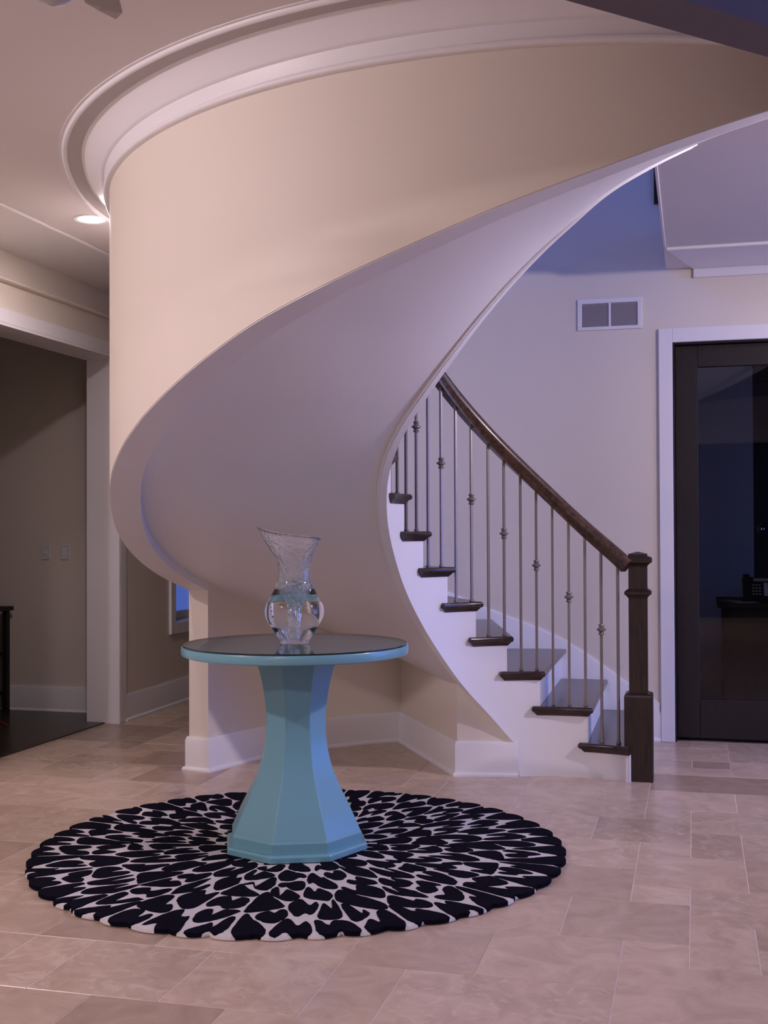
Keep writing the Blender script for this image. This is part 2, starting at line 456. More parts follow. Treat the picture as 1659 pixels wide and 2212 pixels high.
LB0, LB1, LZ0, LZ1 = 2.6, 7.2, 3.4, 5.25
mb.box(-3.3, -3.15, -3.2, LB0, CEIL + 0.1, TOP, W); mb.box(-3.3, -3.15, LB1, 7.85, CEIL + 0.1, TOP, W)
mb.box(-3.3, -3.15, LB0, LB1, CEIL + 0.1, LZ0, W); mb.box(-3.3, -3.15, LB0, LB1, LZ1, TOP, W)
struct(mb.build('wall_upper_left', 'cream'))
portal('window_portal_d', -3.2, (LB0 + LB1) / 2, (LZ0 + LZ1) / 2, LB1 - LB0, LZ1 - LZ0, (1, 0))
Wbox('ceiling_upper', -3.4, AR + 0.2, -3.2, 7.9, TOP, TOP + 0.1, 'ceiling'); struct(bpy.data.objects['ceiling_upper'])
Wbox('reflection_panel', -0.9, 1.5, -3.05, -2.99, 0, 2.6, 'wood_door', None, 0.01); struct(bpy.data.objects['reflection_panel'], 'added dark panel behind the viewer, darkening the pane reflection')  # unseen panel added so the door pane reflects something dark
Wbox('wall_upper_back', -3.3, A_AX, B_BACK + 0.02, B_BACK + 0.13, CEIL + 0.1, TOP, 'cream'); struct(bpy.data.objects['wall_upper_back'])

# ------------------------------------------------------------------ ceiling with round stairwell
BK = 3.14                                 # bulkhead line b = a + BK
def ray_poly(th):
    d = Vector((math.cos(th), math.sin(th))); best = 99.0
    da = d.x * CP - d.y * SP; db = d.x * SP + d.y * CP
    for (na, nb, c) in ((-1, 0, 4.09), (0, 1, 11.1), (0, -1, 3.2), (1 / math.sqrt(2), -1 / math.sqrt(2), -BK / math.sqrt(2)), (1, 0, AR + 0.1)):
        den = na * da + nb * db
        if den > 1e-6:
            tt = (c - na * A_AX - nb * B_AX) / den
            if tt > 0: best = min(best, tt)
    return best
ts = set(np.linspace(T_FLAT - 0.2, 5.56, 180).tolist())
for (a, b) in ((-4.09, 11.1), (-4.09, -3.2), (-6.3, -3.2)):
    x, y, _ = W(a, b); t = math.atan2(y - AY, x - AX) % (2 * PI); ts.add(t)
ts = sorted(ts)
vs = []; fs = []
for t in ts:
    r0, r1 = RO(t) - 0.06, max(ray_poly(t), RO(t) - 0.02)
    vs += [P(r0, t, CEIL), P(r1, t, CEIL), P(r1, t, CEIL + 0.2), P(r0, t, CEIL + 0.2)]
for i in range(len(ts) - 1):
    for k in range(4):
        k2 = (k + 1) % 4; fs.append((4 * i + k, 4 * i + k2, 4 * i + 4 + k2, 4 * i + 4 + k))
struct(obj('ceiling', vs, fs, 'ceiling'), 'flat pale ceiling curving around the stairwell')
A_H = -0.152
Wbox('ceiling_hall', A_H, AR, 4.6, B_BACK, CEIL - 0.004, CEIL + 0.22, 'ceiling'); struct(bpy.data.objects['ceiling_hall'], 'pale ceiling over the hall in front of the door')
# foyer bulkhead at forty five degrees
def K(s, d, z):                            # s along the bulkhead, d out of its face towards the camera
    q = 1 / math.sqrt(2)
    return W(-0.05 + s * q + d * q, BK - 0.05 + s * q - d * q, z)
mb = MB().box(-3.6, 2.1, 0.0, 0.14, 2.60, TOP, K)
bk = struct(mb.build('wall_bulkhead', 'bulkhead_shade'), 'bulkhead crossing above the stair, shade set into its dark colour')
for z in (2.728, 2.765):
    MB().box(-3.6, 2.1, 0.14, 0.16, z, z + 0.016, K).build('moulding', 'bulkhead_shade', bk)

# ------------------------------------------------------------------ crown around the curved wall
def ring_trim(name, prof, t0, t1, n, m, parent=None):
    path = [t0 + (t1 - t0) * i / n for i in range(n + 1)]
    def fr(i):
        t = path[i]; r = RO(t)
        return P(r, t, 0), (math.cos(t), math.sin(t), 0), (0, 0, 1)
    return MB().sweep(path, prof, fr).build(name, m, parent, True, 35)
cove = [(-0.01, 2.823), (0.010, 2.823)]
cove += [(0.016 + 0.011 * math.sin(a), 2.834 - 0.011 * math.cos(a)) for a in np.linspace(0.2, PI - 0.2, 6)]
cove += [(0.013, 2.848), (0.015, 2.852), (0.022, 2.894), (0.034, 2.897)]
cove += [(0.034 + 0.084 * u, 2.897 + 0.072 * (0.72 * u + 0.28 * math.sin(u * PI / 2))) for u in np.linspace(0.06, 1, 10)]
cove += [(0.118, CEIL + 0.002), (-0.01, CEIL + 0.002)]
T_C1 = 5.35
cr = struct(ring_trim('trim_1', cove, 2.3, T_C1, 170, 'white'), 'white cove crown moulding around the curved wall')
ring_trim('ceiling_band', [(0.118, CEIL - 0.006), (0.178, CEIL - 0.006), (0.178, CEIL + 0.002), (0.118, CEIL + 0.002)], 2.3, T_C1, 170, 'band_grey', cr)
bead = [(0.190 + 0.012 * math.cos(a), CEIL - 0.003 + 0.013 * math.sin(a)) for a in np.linspace(PI, 2 * PI, 9)] + [(0.215, CEIL - 0.003), (0.215, CEIL + 0.002), (0.178, CEIL + 0.002)]
ring_trim('ceiling_bead', bead, 2.3, T_C1, 170, 'white', cr)

# flat ceiling border and mouldings along the left wall
tl = struct(Wbox('trim_2', -3.88, -3.36, -3.0, 10.9, CEIL - 0.008, CEIL + 0.001, 'soffit'), 'flat ceiling border along the left wall')
Wbox('ceiling_bead', -3.36, -3.335, -3.0, 10.9, CEIL - 0.014, CEIL + 0.001, 'white', tl, 0.004)
Wbox('wall_cap', A_L, A_L + 0.045, -3.0, 10.9, 2.785, 2.80, 'cream', tl, 0.003)
tf = struct(Wbox('trim_3', A_L, A_L + 0.022, OB0 - 0.09, OB1 + 0.0, OH, 2.625, 'white'), 'pale casing of the wide opening')
Wbox('casing_leg', A_L, A_L + 0.022, OB1 + 0.001, OB1 + 0.085, 0, 2.625, 'white', tf, 0.003)
Wbox('jamb', A_L2 - 0.02, A_L + 0.022, OB1 - 0.02, OB1 - 0.0005, 0, OH, 'white', tf, 0.002)
Wbox('head_jamb', A_L2 - 0.02, A_L + 0.02, OB0, OB1 - 0.02, OH - 0.018, OH - 0.0005, 'white', tf)
# hall ceiling border
mb = MB()
bz0, bz1 = CEIL - 0.014, CEIL - 0.003
q4 = [W(A_H, 7.13, bz0), W(AR, 7.13, bz0), W(AR, B_BACK, bz0), W(0.0, B_BACK, bz0)]
mb.add(q4 + [(x, y, bz1) for x, y, _ in q4], [(0, 3, 2, 1), (4, 5, 6, 7), (0, 1, 5, 4), (1, 2, 6, 5), (2, 3, 7, 6), (3, 0, 4, 7)])
th_ = struct(mb.build('trim_4', 'white'), 'white ceiling border and frieze over the hall door')
Wbox('frieze', 0.0, AR, B_BACK - 0.02, B_BACK, 2.905, bz0, 'white', th_, 0.003)
Wbox('ceiling_bead', A_H, AR, 7.11, 7.135, CEIL - 0.022, CEIL - 0.003, 'white', th_, 0.005)
Wbox('opening_edge', A_H - 0.014, A_H, 4.7, B_BACK - 0.03, CEIL - 0.008, CEIL + 0.25, 'ceiling', th_, 0.002)

# ------------------------------------------------------------------ staircase
stair = empty('spiral_staircase', P(RI, 0.9, 0))
tag(stair, 'white curved staircase with dark wood treads and thin metal balusters', 'staircase')
SI = Vector(stair.location)
def L(p): return (p[0] - SI.x, p[1] - SI.y, p[2] - SI.z)
def sobj(mb, name, m, parent=stair, smooth=False, auto=None):
    mb.v = [L(v) for v in mb.v]
    return mb.build(name, m, parent, smooth, auto)
# soffit
n, kr = 150, 10
T0, T1 = 1.74, 5.42
mb = MB(); vs = []; fs = []
for i in range(n + 1):
    t = T0 + (T1 - T0) * i / n
    for k in range(kr + 1):
        r = RI + 0.02 + (RO(t) - TW + 0.004 - RI - 0.02) * k / kr
        vs.append(P(r, t, z_soff(r, t)))
    for k in range(kr, -1, -1):
        r = RI + 0.02 + (RO(t) - TW + 0.004 - RI - 0.02) * k / kr
        vs.append(P(r, t, z_soff(r, t) + 0.03))
m_ = 2 * (kr + 1)
for i in range(n):
    for k in range(m_):
        k2 = (k + 1) % m_
        fs.append((m_ * i + k, m_ * i + k2, m_ * i + m_ + k2, m_ * i + m_ + k))
fs += [tuple(range(m_)), tuple(m_ * n + k for k in range(m_))[::-1]]
mb.add(vs, fs)
sobj(mb, 'soffit', 'soffit', smooth=True, auto=50)
# border under the outer wall
def ring_part(name, t0, t1, n, prof, m, auto=35):
    """prof(t) -> list of (r, z)"""
    vs = []; fs = []; k0 = None
    for i in range(n + 1):
        t = t0 + (t1 - t0) * i / n
        pr = prof(t); k0 = len(pr)
        vs += [P(r, t, z) for (r, z) in pr]
    for i in range(n):
        for k in range(k0):
            k2 = (k + 1) % k0
            fs.append((k0 * i + k, k0 * i + k2, k0 * i + k0 + k2, k0 * i + k0 + k))
    fs += [tuple(range(k0)), tuple(k0 * n + k for k in range(k0))[::-1]]
    return sobj(MB().add(vs, fs), name, m, smooth=True, auto=auto)
def pr_border(t):
    z = z_out(t); r = RO(t)
    return [(r - TW - 0.004, z), (r - 0.003, z), (r - 0.003, z + 0.012), (r - TW - 0.004, z + 0.065)]
ring_part('soffit_border', TEND, 5.42, 160, pr_border, 'soffit')
# inner stringer: stepped top under the treads, curved bottom edge
def tread_z(t):
    k = 0
    for i in range(1, 18):
        if t >= RT[i] - 1e-6: k = i
    return k * RISER
ang = set(np.linspace(0.80, 5.42, 260).tolist())
vs = []; fs = []
segs = []
edges_t = [0.80] + [RT[i] for i in range(1, 17)] + [5.42]
def s_bot(t):
    if t < 1.665: return 0.0
    return max(0.0, min(z_in(t), 0.0 + 2.1 * (t - 1.665) + 0.75 * max(0, (t - 1.665)) ** 0.5))
mb = MB()
for i in range(1, len(edges_t) - 1):
    t0, t1 = edges_t[i], edges_t[i + 1]
    zt = i * RISER - 0.048
    nn = max(4, int((t1 - t0) / 0.02))
    pts = [t0 + (t1 - t0) * k / nn for k in range(nn + 1)]
    vs = []; fs = []
    for t in pts:
        zz = zt if i < 16 else max(zt, 3.2)
        vs += [P(RI, t, s_bot(t)), P(RI, t, zz), P(RI + 0.04, t, zz), P(RI + 0.04, t, s_bot(t) + 0.0)]
    for k in range(nn):
        for q in range(4):
            q2 = (q + 1) % 4
            fs.append((4 * k + q, 4 * k + q2, 4 * k + 4 + q2, 4 * k + 4 + q))
    fs += [(0, 1, 2, 3), (4 * nn + 3, 4 * nn + 2, 4 * nn + 1, 4 * nn)]
    mb.add(vs, fs)
sobj(mb, 'stringer', 'white', smooth=True, auto=35)
def pr_edge(t):
    z = s_bot(t)
    return [(RI - 0.006, z - 0.002), (RI + 0.028, z - 0.004), (RI + 0.030, z + 0.018), (RI - 0.006, z + 0.016)]
ring_part('stringer_bead', 1.668, 5.40, 220, pr_edge, 'white')
# risers and treads
# the first risers run square to the back wall, then fan out to radial
RD = {1: 75.6, 2: 75.8, 3: 76.2, 4: 90.0, 5: 105.0, 6: 121.0, 7: 137.0}
def rdir(i):
    d = math.radians(RD[i]) if i in RD else RT[i]
    return Vector((math.cos(d), math.sin(d)))
def to_wall(p, d, gap):
    """walk from p along d to the wall behind the stair"""
    lo, hi = 0.2, 2.6
    def inside(s_):
        x, y = p.x + d.x * s_, p.y + d.y * s_
        a, b = x * CP - y * SP, x * SP + y * CP
        if a > A_AX and b > B_AX: return b < B_BACK - gap
        t = math.atan2(y - AY, x - AX) % (2 * PI)
        return math.hypot(x - AX, y - AY) < RO(t) - TW - gap
    for _ in range(40):
        m_ = (lo + hi) / 2
        if inside(m_): lo = m_
        else: hi = m_
    return Vector((p.x + d.x * lo, p.y + d.y * lo))
def rp0(i): return Vector(P(RI, RT[i])[:2])
for i in range(1, 17):
    zb = (i - 1) * RISER - (0.0 if i == 1 else 0.03); zt = i * RISER - 0.03
    d = rdir(i); p = rp0(i); q = to_wall(p, d, 0.003); ln = (q - p).length; nrm = Vector((-d.y, d.x))
    def rf(x, y, z, d=d, p=p, nrm=nrm): return (p.x + d.x * x + nrm.x * y, p.y + d.y * x + nrm.y * y, z)
    sobj(MB().box(0.002, ln, 0.0, 0.02, zb, zt, rf), 'riser', 'white')
def tread_outline(i, over, side, back):
    """closed outline of the tread, grown by over at the nosing and side"""
    rin = RI - side
    d0 = rdir(i); d1 = rdir(i + 1); n0 = Vector((-d0.y, d0.x)); n1 = Vector((-d1.y, d1.x))
    p0, p1 = rp0(i), rp0(i + 1)
    if i == 1: over = 0.0
    s0 = p0 - d0 * side - n0 * over
    tb = RT[i + 1] + back / rin
    ta = math.atan2(s0.y - AY, s0.x - AX) % (2 * PI)
    nn = 6
    inner = [Vector(P(rin, tb + (ta - tb) * k / nn)[:2]) for k in range(nn)] + [s0]
    f1 = to_wall(p0 - n0 * over, d0, 0.004)
    g1 = to_wall(p1 + n1 * 0.018, d1, 0.004)
    ax = Vector((AX, AY))
    u0 = math.atan2(f1.y - AY, f1.x - AX) % (2 * PI); u1 = math.atan2(g1.y - AY, g1.x - AX) % (2 * PI)
    arc = [to_wall(ax, Vector((math.cos(u0 + (u1 - u0) * k / 4), math.sin(u0 + (u1 - u0) * k / 4))), 0.004) for k in range(1, 4)]
    backl = [p1 + n1 * 0.018 + d1 * 0.002, Vector(P(RI + 0.0005, tb)[:2])]
    return [(p.x, p.y) for p in inner + [f1] + arc + [g1] + backl]
def prism_levels(levels):
    mb = MB(); n = len(levels[0][0]); vs = []; fs = []
    for (o, z) in levels: vs += [(x, y, z) for (x, y) in o]
    for i in range(len(levels) - 1):
        for k in range(n):
            k2 = (k + 1) % n
            fs.append((i * n + k, i * n + k2, (i + 1) * n + k2, (i + 1) * n + k))
    fs += [tuple(range(n))[::-1], tuple((len(levels) - 1) * n + k for k in range(n))]
    return mb.add(vs, fs)
for i in range(1, NT + 1):
    z = i * RISER
    lv = []
    for (dz, sh) in ((-0.030, 0.008), (-0.024, 0.002), (-0.015, 0.0), (-0.006, 0.002), (0.0, 0.008)):
        lv.append((tread_outline(i, 0.034 - sh, 0.032 - sh, 0.046 - sh), z + dz))
    tr = sobj(prism_levels(lv), 'tread', 'wood_tread', smooth=True, auto=40)
    lv = [(tread_outline(i, 0.006, 0.004, 0.018), z - 0.050), (tread_outline(i, 0.009, 0.008, 0.021), z - 0.045), (tread_outline(i, 0.018, 0.016, 0.030), z - 0.036), (tread_outline(i, 0.021, 0.019, 0.033), z - 0.030)]
    cv = prism_levels(lv); cv.v = [L(v) for v in cv.v]
    cv.build('cove', 'wood_tread', tr, True, 40)
# skirt board on the wall behind the flight
def wall_r(t):
    if t > T_FLAT: return RO(t) - TW
    return (B_BACK - B_AX) / (math.cos(t) * SP + math.sin(t) * CP)
z_sk = table([0.9, 1.175, 1.387, 1.644, 1.775, 2.2, 2.8, 3.5, 4.2], [0.0, 0.335, 0.617, 0.834, 0.945, 1.33, 1.87, 2.46, 3.05])
vs = []; fs = []; ts = [t for t in np.linspace(1.0, 4.2, 160) if P(wall_r(t), t)[0] * CP - P(wall_r(t), t)[1] * SP < D0 - 0.09]
for t in ts:
    r = wall_r(t); z = z_sk(t)
    lo = max(0.0, z - 0.50)
    vs += [P(r + 0.002, t, lo), P(r - 0.014, t, lo), P(r - 0.014, t, z - 0.012), P(r - 0.010, t, z), P(r + 0.002, t, z)]
for i in range(len(ts) - 1):
    for k in range(5):
        k2 = (k + 1) % 5; fs.append((5 * i + k, 5 * i + k2, 5 * i + 5 + k2, 5 * i + 5 + k))
fs += [tuple(range(5)), tuple(5 * (len(ts) - 1) + k for k in range(5))[::-1]]
sobj(MB().add(vs, fs), 'skirt_board', 'white', smooth=True, auto=30)
# handrail
RB = 0.822
z_rail = table([0.80, 0.892, 1.21, 1.53, 1.855, 2.041, 2.168, 2.6, 3.2], [1.04, 1.112, 1.337, 1.588, 1.847, 1.998, 2.10, 2.47, 2.98])
path = np.linspace(0.925, 3.3, 90)
RSC = 1.14
prof = [(-0.024, -0.034), (0.024, -0.034), (0.024, -0.016), (0.031, -0.006), (0.031, 0.012), (0.024, 0.027), (0.010, 0.034), (-0.010, 0.034), (-0.024, 0.027), (-0.031, 0.012), (-0.031, -0.006), (-0.024, -0.016)]
prof = [(p_ * RSC, q_ * RSC) for (p_, q_) in prof]
def fr(i):
    t = path[i]; dz = (z_rail(t + 0.01) - z_rail(t - 0.01)) / 0.02
    tang = Vector((-RB * math.sin(t), RB * math.cos(t), dz)).normalized()
    e1 = Vector((math.cos(t), math.sin(t), 0)); e2 = e1.cross(tang).normalized()
    if e2.z < 0: e2 = -e2
    return P(RB, t, z_rail(t)), e1, e2
sobj(MB().sweep(path, prof, fr), 'handrail', 'wood_rail', smooth=True, auto=40)
# balusters
bt = [0.996, 1.109, 1.216, 1.322, 1.428, 1.534, 1.638, 1.750, 1.859, 1.980, 2.098, 2.216, 2.331, 2.443, 2.555, 2.667, 2.78, 2.893, 3.006]
for k, t in enumerate(bt):
    i = max(q for q in range(1, 18) if RT[q] - 0.03 <= t)
    zb = i * RISER; zt = z_rail(t) - 0.028
    h = 0.0068
    e = (math.cos(t), math.sin(t), 0); s = (-math.sin(t), math.cos(t), 0)
    c = P(RB, t, 0)
    def bf(x, y, z, e=e, s=s, c=c): return (c[0] + e[0] * x + s[0] * y, c[1] + e[1] * x + s[1] * y, z)
    mb = MB().box(-h, h, -h, h, zb, zt, bf, 0.0015)
    mb.box(-0.010, 0.010, -0.010, 0.010, zb, zb + 0.012, bf, 0.002)
    b_ = sobj(mb, 'baluster', 'pewter')
    if k % 2 == 1:
        zk = 0.795 + (t - 1.108) * 0.807
        kn = [(0.008, zk - 0.030), (0.014, zk - 0.028), (0.016, zk - 0.023), (0.014, zk - 0.018), (0.010, zk - 0.015), (0.014, zk - 0.010), (0.0245, zk - 0.003), (0.0245, zk + 0.003), (0.014, zk + 0.010), (0.010, zk + 0.015), (0.014, zk + 0.018), (0.016, zk + 0.023), (0.014, zk + 0.028), (0.008, zk + 0.030)]
        m2 = MB().lathe(kn, 14, (c[0], c[1])); m2.v = [L(v) for v in m2.v]
        m2.build('knuckle', 'pewter', b_, True, 40)
# newel post, square to the room
NA, NB_ = 1.356 * CP - 6.385 * SP, 1.356 * SP + 6.385 * CP
def sq(levels):
    mb = MB(); vs = []; fs = []
    for (h, z) in levels: vs += [W(NA - h, NB_ - h, z), W(NA + h, NB_ - h, z), W(NA + h, NB_ + h, z), W(NA - h, NB_ + h, z)]
    for i in range(len(levels) - 1):
        for k in range(4):
            k2 = (k + 1) % 4; fs.append((4 * i + k, 4 * i + k2, 4 * i + 4 + k2, 4 * i + 4 + k))
    fs += [(3, 2, 1, 0), tuple(4 * (len(levels) - 1) + k for k in range(4))]
    return mb.add(vs, fs)
nw = sobj(sq([(0.048, 0.44), (0.048, 1.165)]), 'newel_post', 'wood_post')
def npart(levels, name):
    m = sq(levels); m.v = [L(v) for v in m.v]; m.build(name, 'wood_post', nw)
npart([(0.0735, 0.0), (0.0735, 0.445), (0.071, 0.455), (0.060, 0.462), (0.049, 0.466)], 'post_base')
npart([(0.049, 0.968), (0.054, 0.974), (0.062, 0.984), (0.069, 0.987), (0.069, 1.002), (0.062, 1.008), (0.052, 1.014), (0.049, 1.018)], 'collar')
npart([(0.049, 1.135), (0.052, 1.142), (0.062, 1.150), (0.066, 1.154), (0.072, 1.157), (0.072, 1.180), (0.060, 1.188), (0.0485, 1.190), (0.0485, 1.202), (0.002, 1.214)], 'cap')

# ------------------------------------------------------------------ wall under the stair
def us_wall(name, pts, m, thick=0.1, nseg=24, top=None, z0=0.0):
    """vertical panel along pts (xy), reaching up into the soffit"""
    vs = []; fs = []
    for i in range(nseg + 1):
        u = i / nseg
        x = pts[0][0] + (pts[1][0] - pts[0][0]) * u; y = pts[0][1] + (pts[1][1] - pts[0][1]) * u
        r = math.hypot(x - AX, y - AY); t = math.atan2(y - AY, x - AX) % (2 * PI)
        z = top if top else max(0.12, z_soff(max(RI, r), max(t, 1.74)) + 0.012)
        vs.append((x, y, z))
    d = Vector((pts[1][0] - pts[0][0], pts[1][1] - pts[0][1], 0)).normalized(); nrm = Vector((-d.y, d.x, 0)) * thick
    out = []
    for (x, y, z) in vs: out += [(x, y, z0), (x, y, z), (x + nrm.x, y + nrm.y, z), (x + nrm.x, y + nrm.y, z0)]
    for i in range(nseg):
        for k in range(4):
            k2 = (k + 1) % 4; fs.append((4 * i + k, 4 * i + k2, 4 * i + 4 + k2, 4 * i + 4 + k))
    fs += [(0, 1, 2, 3), (4 * nseg + 3, 4 * nseg + 2, 4 * nseg + 1, 4 * nseg)]
    return out, fs
TC = 1.925
PC = P(RO(TC) - TW, TC); PD = (0.392, 6.50); PE = (0.722, 6.475)
mb = MB()
mb.add(*us_wall('', (PC[:2], PD), 'cream'))
mb.add(*us_wall('', (PD, PE), 'cream', 0.06))
struct(mb.build('wall_understair', 'cream'), 'cream angled wall closing off the space under the stair')
# baseboards: profile swept along polylines, out = visible side
def baseboard(name, pts, hgt=0.187, label=None, zero_caps=False):
    prof = [(0, 0), (0.030, 0), (0.030, 0.010), (0.024, 0.020), (0.016, 0.022), (0.016, hgt - 0.020), (0.012, hgt - 0.008), (0.010, hgt), (0, hgt)]
    n = len(pts); dirs = []
    for i in range(n - 1): dirs.append((Vector(pts[i + 1]) - Vector(pts[i])).normalized())
    def fr(i):
        if i == 0: d = dirs[0]; nn = Vector((d.y, -d.x)); s = 1
        elif i == n - 1: d = dirs[-1]; nn = Vector((d.y, -d.x)); s = 1
        else:
            n0 = Vector((dirs[i - 1].y, -dirs[i - 1].x)); n1 = Vector((dirs[i].y, -dirs[i].x))
            nn = (n0 + n1).normalized(); s = 1 / max(0.3, nn.dot(n1))
        return (pts[i][0], pts[i][1], 0.0), (nn.x * s, nn.y * s, 0), (0, 0, 1)
    o = MB().sweep(pts, prof, fr).build(name, 'white', None, True, 30)
    return struct(o, label)
pt = []
pt.append(Vector(P(RO(TEND) , TEND - 0.05)[:2]))
pt.append(Vector(P(RO(TEND), TEND)[:2]))
for t in np.linspace(TEND, TC, 12): pt.append(Vector(P(RO(t) - TW, t)[:2]))
pt += [Vector(PD), Vector((PE[0], PE[1]))]
baseboard('baseboard_understair', [tuple(p) for p in pt], label='white baseboard around the foot of the wall under the stair')
baseboard('baseboard_left', [W(A_L, OB1 + 0.085)[:2], W(A_L, 10.98)[:2]], label='white baseboard below the small window')
baseboard('baseboard_back', [W(-0.30, B_BACK)[:2], W(D0 - 0.086, B_BACK)[:2]], label='white baseboard between newel post and door casing')

# ------------------------------------------------------------------ left window
win = empty('window_1', W(A_L, WB0, WZ0)); struct(win, 'small window with white casing showing blue dusk')
WL_ = Vector(win.location)
def wl(mb, name, m, parent=win):
    mb.v = [tuple(Vector(v) - WL_) for v in mb.v]; return mb.build(name, m, parent)
wl(MB().box(A_L, A_L + 0.022, WB0 - 0.085, WB0, WZ0 - 0.085, WZ1 + 0.085, W, 0.003), 'casing', 'white')
wl(MB().box(A_L, A_L + 0.022, WB1, WB1 + 0.085, WZ0 - 0.085, WZ1 + 0.085, W, 0.003), 'casing', 'white')
wl(MB().box(A_L, A_L + 0.022, WB0, WB1, WZ0 - 0.085, WZ0, W, 0.003), 'casing', 'white')
wl(MB().box(A_L, A_L + 0.022, WB0, WB1, WZ1, WZ1 + 0.085, W, 0.003), 'casing', 'white')
fr_ = MB()
for (b0, b1, z0, z1) in ((WB0, WB0 + 0.045, WZ0, WZ1), (WB1 - 0.045, WB1, WZ0, WZ1), (WB0 + 0.045, WB1 - 0.045, WZ0, WZ0 + 0.06), (WB0 + 0.045, WB1 - 0.045, WZ1 - 0.05, WZ1)):
    fr_.box(A_L2 + 0.03, A_L2 + 0.08, b0, b1, z0, z1, W, 0.003)
sash = wl(fr_, 'sash', 'white')
wl(MB().box(A_L2 + 0.05, A_L2 + 0.056, WB0 + 0.045, WB1 - 0.045, WZ0 + 0.06, WZ1 - 0.05, W), 'pane', 'screen_pane')
wl(MB().box(A_L2 + 0.08, A_L2 + 0.115, WB0 + 0.05, WB0 + 0.12, WZ0 + 0.004, WZ0 + 0.022, W, 0.003), 'latch', 'dark_metal')
portal('window_portal_c', A_L2 + 0.01, (WB0 + WB1) / 2, (WZ0 + WZ1) / 2, WB1 - WB0, WZ1 - WZ0, (1, 0))

# ------------------------------------------------------------------ glazed door and its casing
tc_ = struct(Wbox('trim_5', D0 - 0.085, D0, B_BACK - 0.022, B_BACK, 0, DH + 0.09, 'white', None, 0.003), 'white casing around the dark glazed door')
Wbox('head_casing', D0, D1, B_BACK - 0.022, B_BACK, DH, DH + 0.09, 'white', tc_, 0.003)
Wbox('casing_leg', D1, D1 + 0.085, B_BACK - 0.022, B_BACK, 0, DH + 0.09, 'white', tc_, 0.003)
Wbox('jamb', D0, D0 + 0.012, B_BACK, B_BACK + 0.13, 0, DH, 'wood_door', tc_)
Wbox('head_jamb', D0 + 0.012, D1, B_BACK, B_BACK + 0.13, DH - 0.012, DH, 'wood_door', tc_)
door = empty('door_1', W(D0, B_BACK + 0.06, 0)); struct(door, 'tall dark stained door with one large glass pane')
DL = Vector(door.location)
def dl(mb, name, m, parent=door):
    mb.v = [tuple(Vector(v) - DL) for v in mb.v]; return mb.build(name, m, parent)
db0, db1 = B_BACK + 0.045, B_BACK + 0.09
d0, d1, g0, g1, gz0, gz1 = D0 + 0.014, D1 - 0.004, 0.022, D1 - 0.155, 0.262, 2.352
dl(MB().box(d0, g0, db0, db1, 0.022, DH - 0.014, W, 0.003), 'stile', 'wood_door')
dl(MB().box(g1, d1, db0, db1, 0.022, DH - 0.014, W, 0.003), 'stile', 'wood_door')
dl(MB().box(g0, g1, db0, db1, gz1, DH - 0.014, W, 0.003), 'top_rail', 'wood_door')
dl(MB().box(g0, g1, db0, db1, 0.022, gz0, W, 0.003), 'bottom_rail', 'wood_door')
dl(MB().box(g0, g1, db0 + 0.018, db0 + 0.024, gz0, gz1, W), 'pane', 'pane')
# the dark office behind the door
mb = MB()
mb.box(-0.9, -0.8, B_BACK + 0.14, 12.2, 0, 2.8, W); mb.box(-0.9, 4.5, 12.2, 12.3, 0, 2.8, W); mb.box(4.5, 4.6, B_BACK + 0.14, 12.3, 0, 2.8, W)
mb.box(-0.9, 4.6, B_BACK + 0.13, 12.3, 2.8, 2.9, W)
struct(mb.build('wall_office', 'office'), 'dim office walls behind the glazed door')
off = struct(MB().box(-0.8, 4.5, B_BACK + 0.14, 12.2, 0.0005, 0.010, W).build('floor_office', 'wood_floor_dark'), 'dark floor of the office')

# ------------------------------------------------------------------ dim room through the opening on the left
B_DR = 7.936
mb = MB()
mb.box(-8.0, A_L2, B_DR, B_DR + 0.12, 0, 2.9, W); mb.box(-8.1, -8.0, -3.2, B_DR + 0.12, 0, 2.9, W); mb.box(-8.1, A_L2, -3.3, -3.2, 0, 2.9, W)
struct(mb.build('wall_side_room', 'cream'), 'cream wall of the dim room at the left')
struct(MB().box(-8.1, A_L2, -3.3, B_DR + 0.12, 2.9, 3.0, W).build('ceiling_side_room', 'ceiling'))
struct(MB().box(-8.0, -3.972, -3.2, B_DR, 0.0, 0.008, W).build('floor_side_room', 'wood_floor_dark'), 'nearly black wood floor of the dim room')
baseboard('baseboard_side_room', [W(-7.9, B_DR)[:2], W(A_L2, B_DR)[:2]], label='white baseboard in the dim room at the left')
def switch_plate(name, label, c, face, kind):
    """c = (u, z) on wall; face(u, d, z) -> xyz with d out of the wall"""
    o = empty(name, face(c[0], 0, c[1])); tag(o, label, 'switch', 'light switches on the walls at the left')
    B = Vector(o.location)
    def pb(mb, nm, m):
        mb.v = [tuple(Vector(v) - B) for v in mb.v]; mb.build(nm, m, o)
    u, z = c
    pb(MB().box(u - 0.036, u + 0.036, 0, 0.007, z - 0.058, z + 0.058, face, 0.003), 'cover_plate', 'plate')
    if kind == 'toggle':
        pb(MB().box(u - 0.017, u + 0.017, 0.007, 0.010, z - 0.034, z + 0.034, face, 0.001), 'rocker', 'white')
    else:
        pb(MB().box(u - 0.008, u + 0.008, 0.007, 0.016, z - 0.014, z + 0.014, face, 0.002), 'toggle', 'white')
f1 = lambda u, d, z: W(u, B_DR - d, z)
switch_plate('light_switch', 'white light switch on the dim room wall, further from the doorway post', (-4.66, 1.18), f1, 'dial')
switch_plate('light_switch', 'white rocker switch on the dim room wall, next to the doorway post', (-4.50, 1.18), f1, 'toggle')
f2 = lambda u, d, z: W(A_L + d, u, z)
switch_plate('light_switch', 'white light switch half hidden under the stair, beside the small window', (7.985, 1.17), f2, 'toggle')

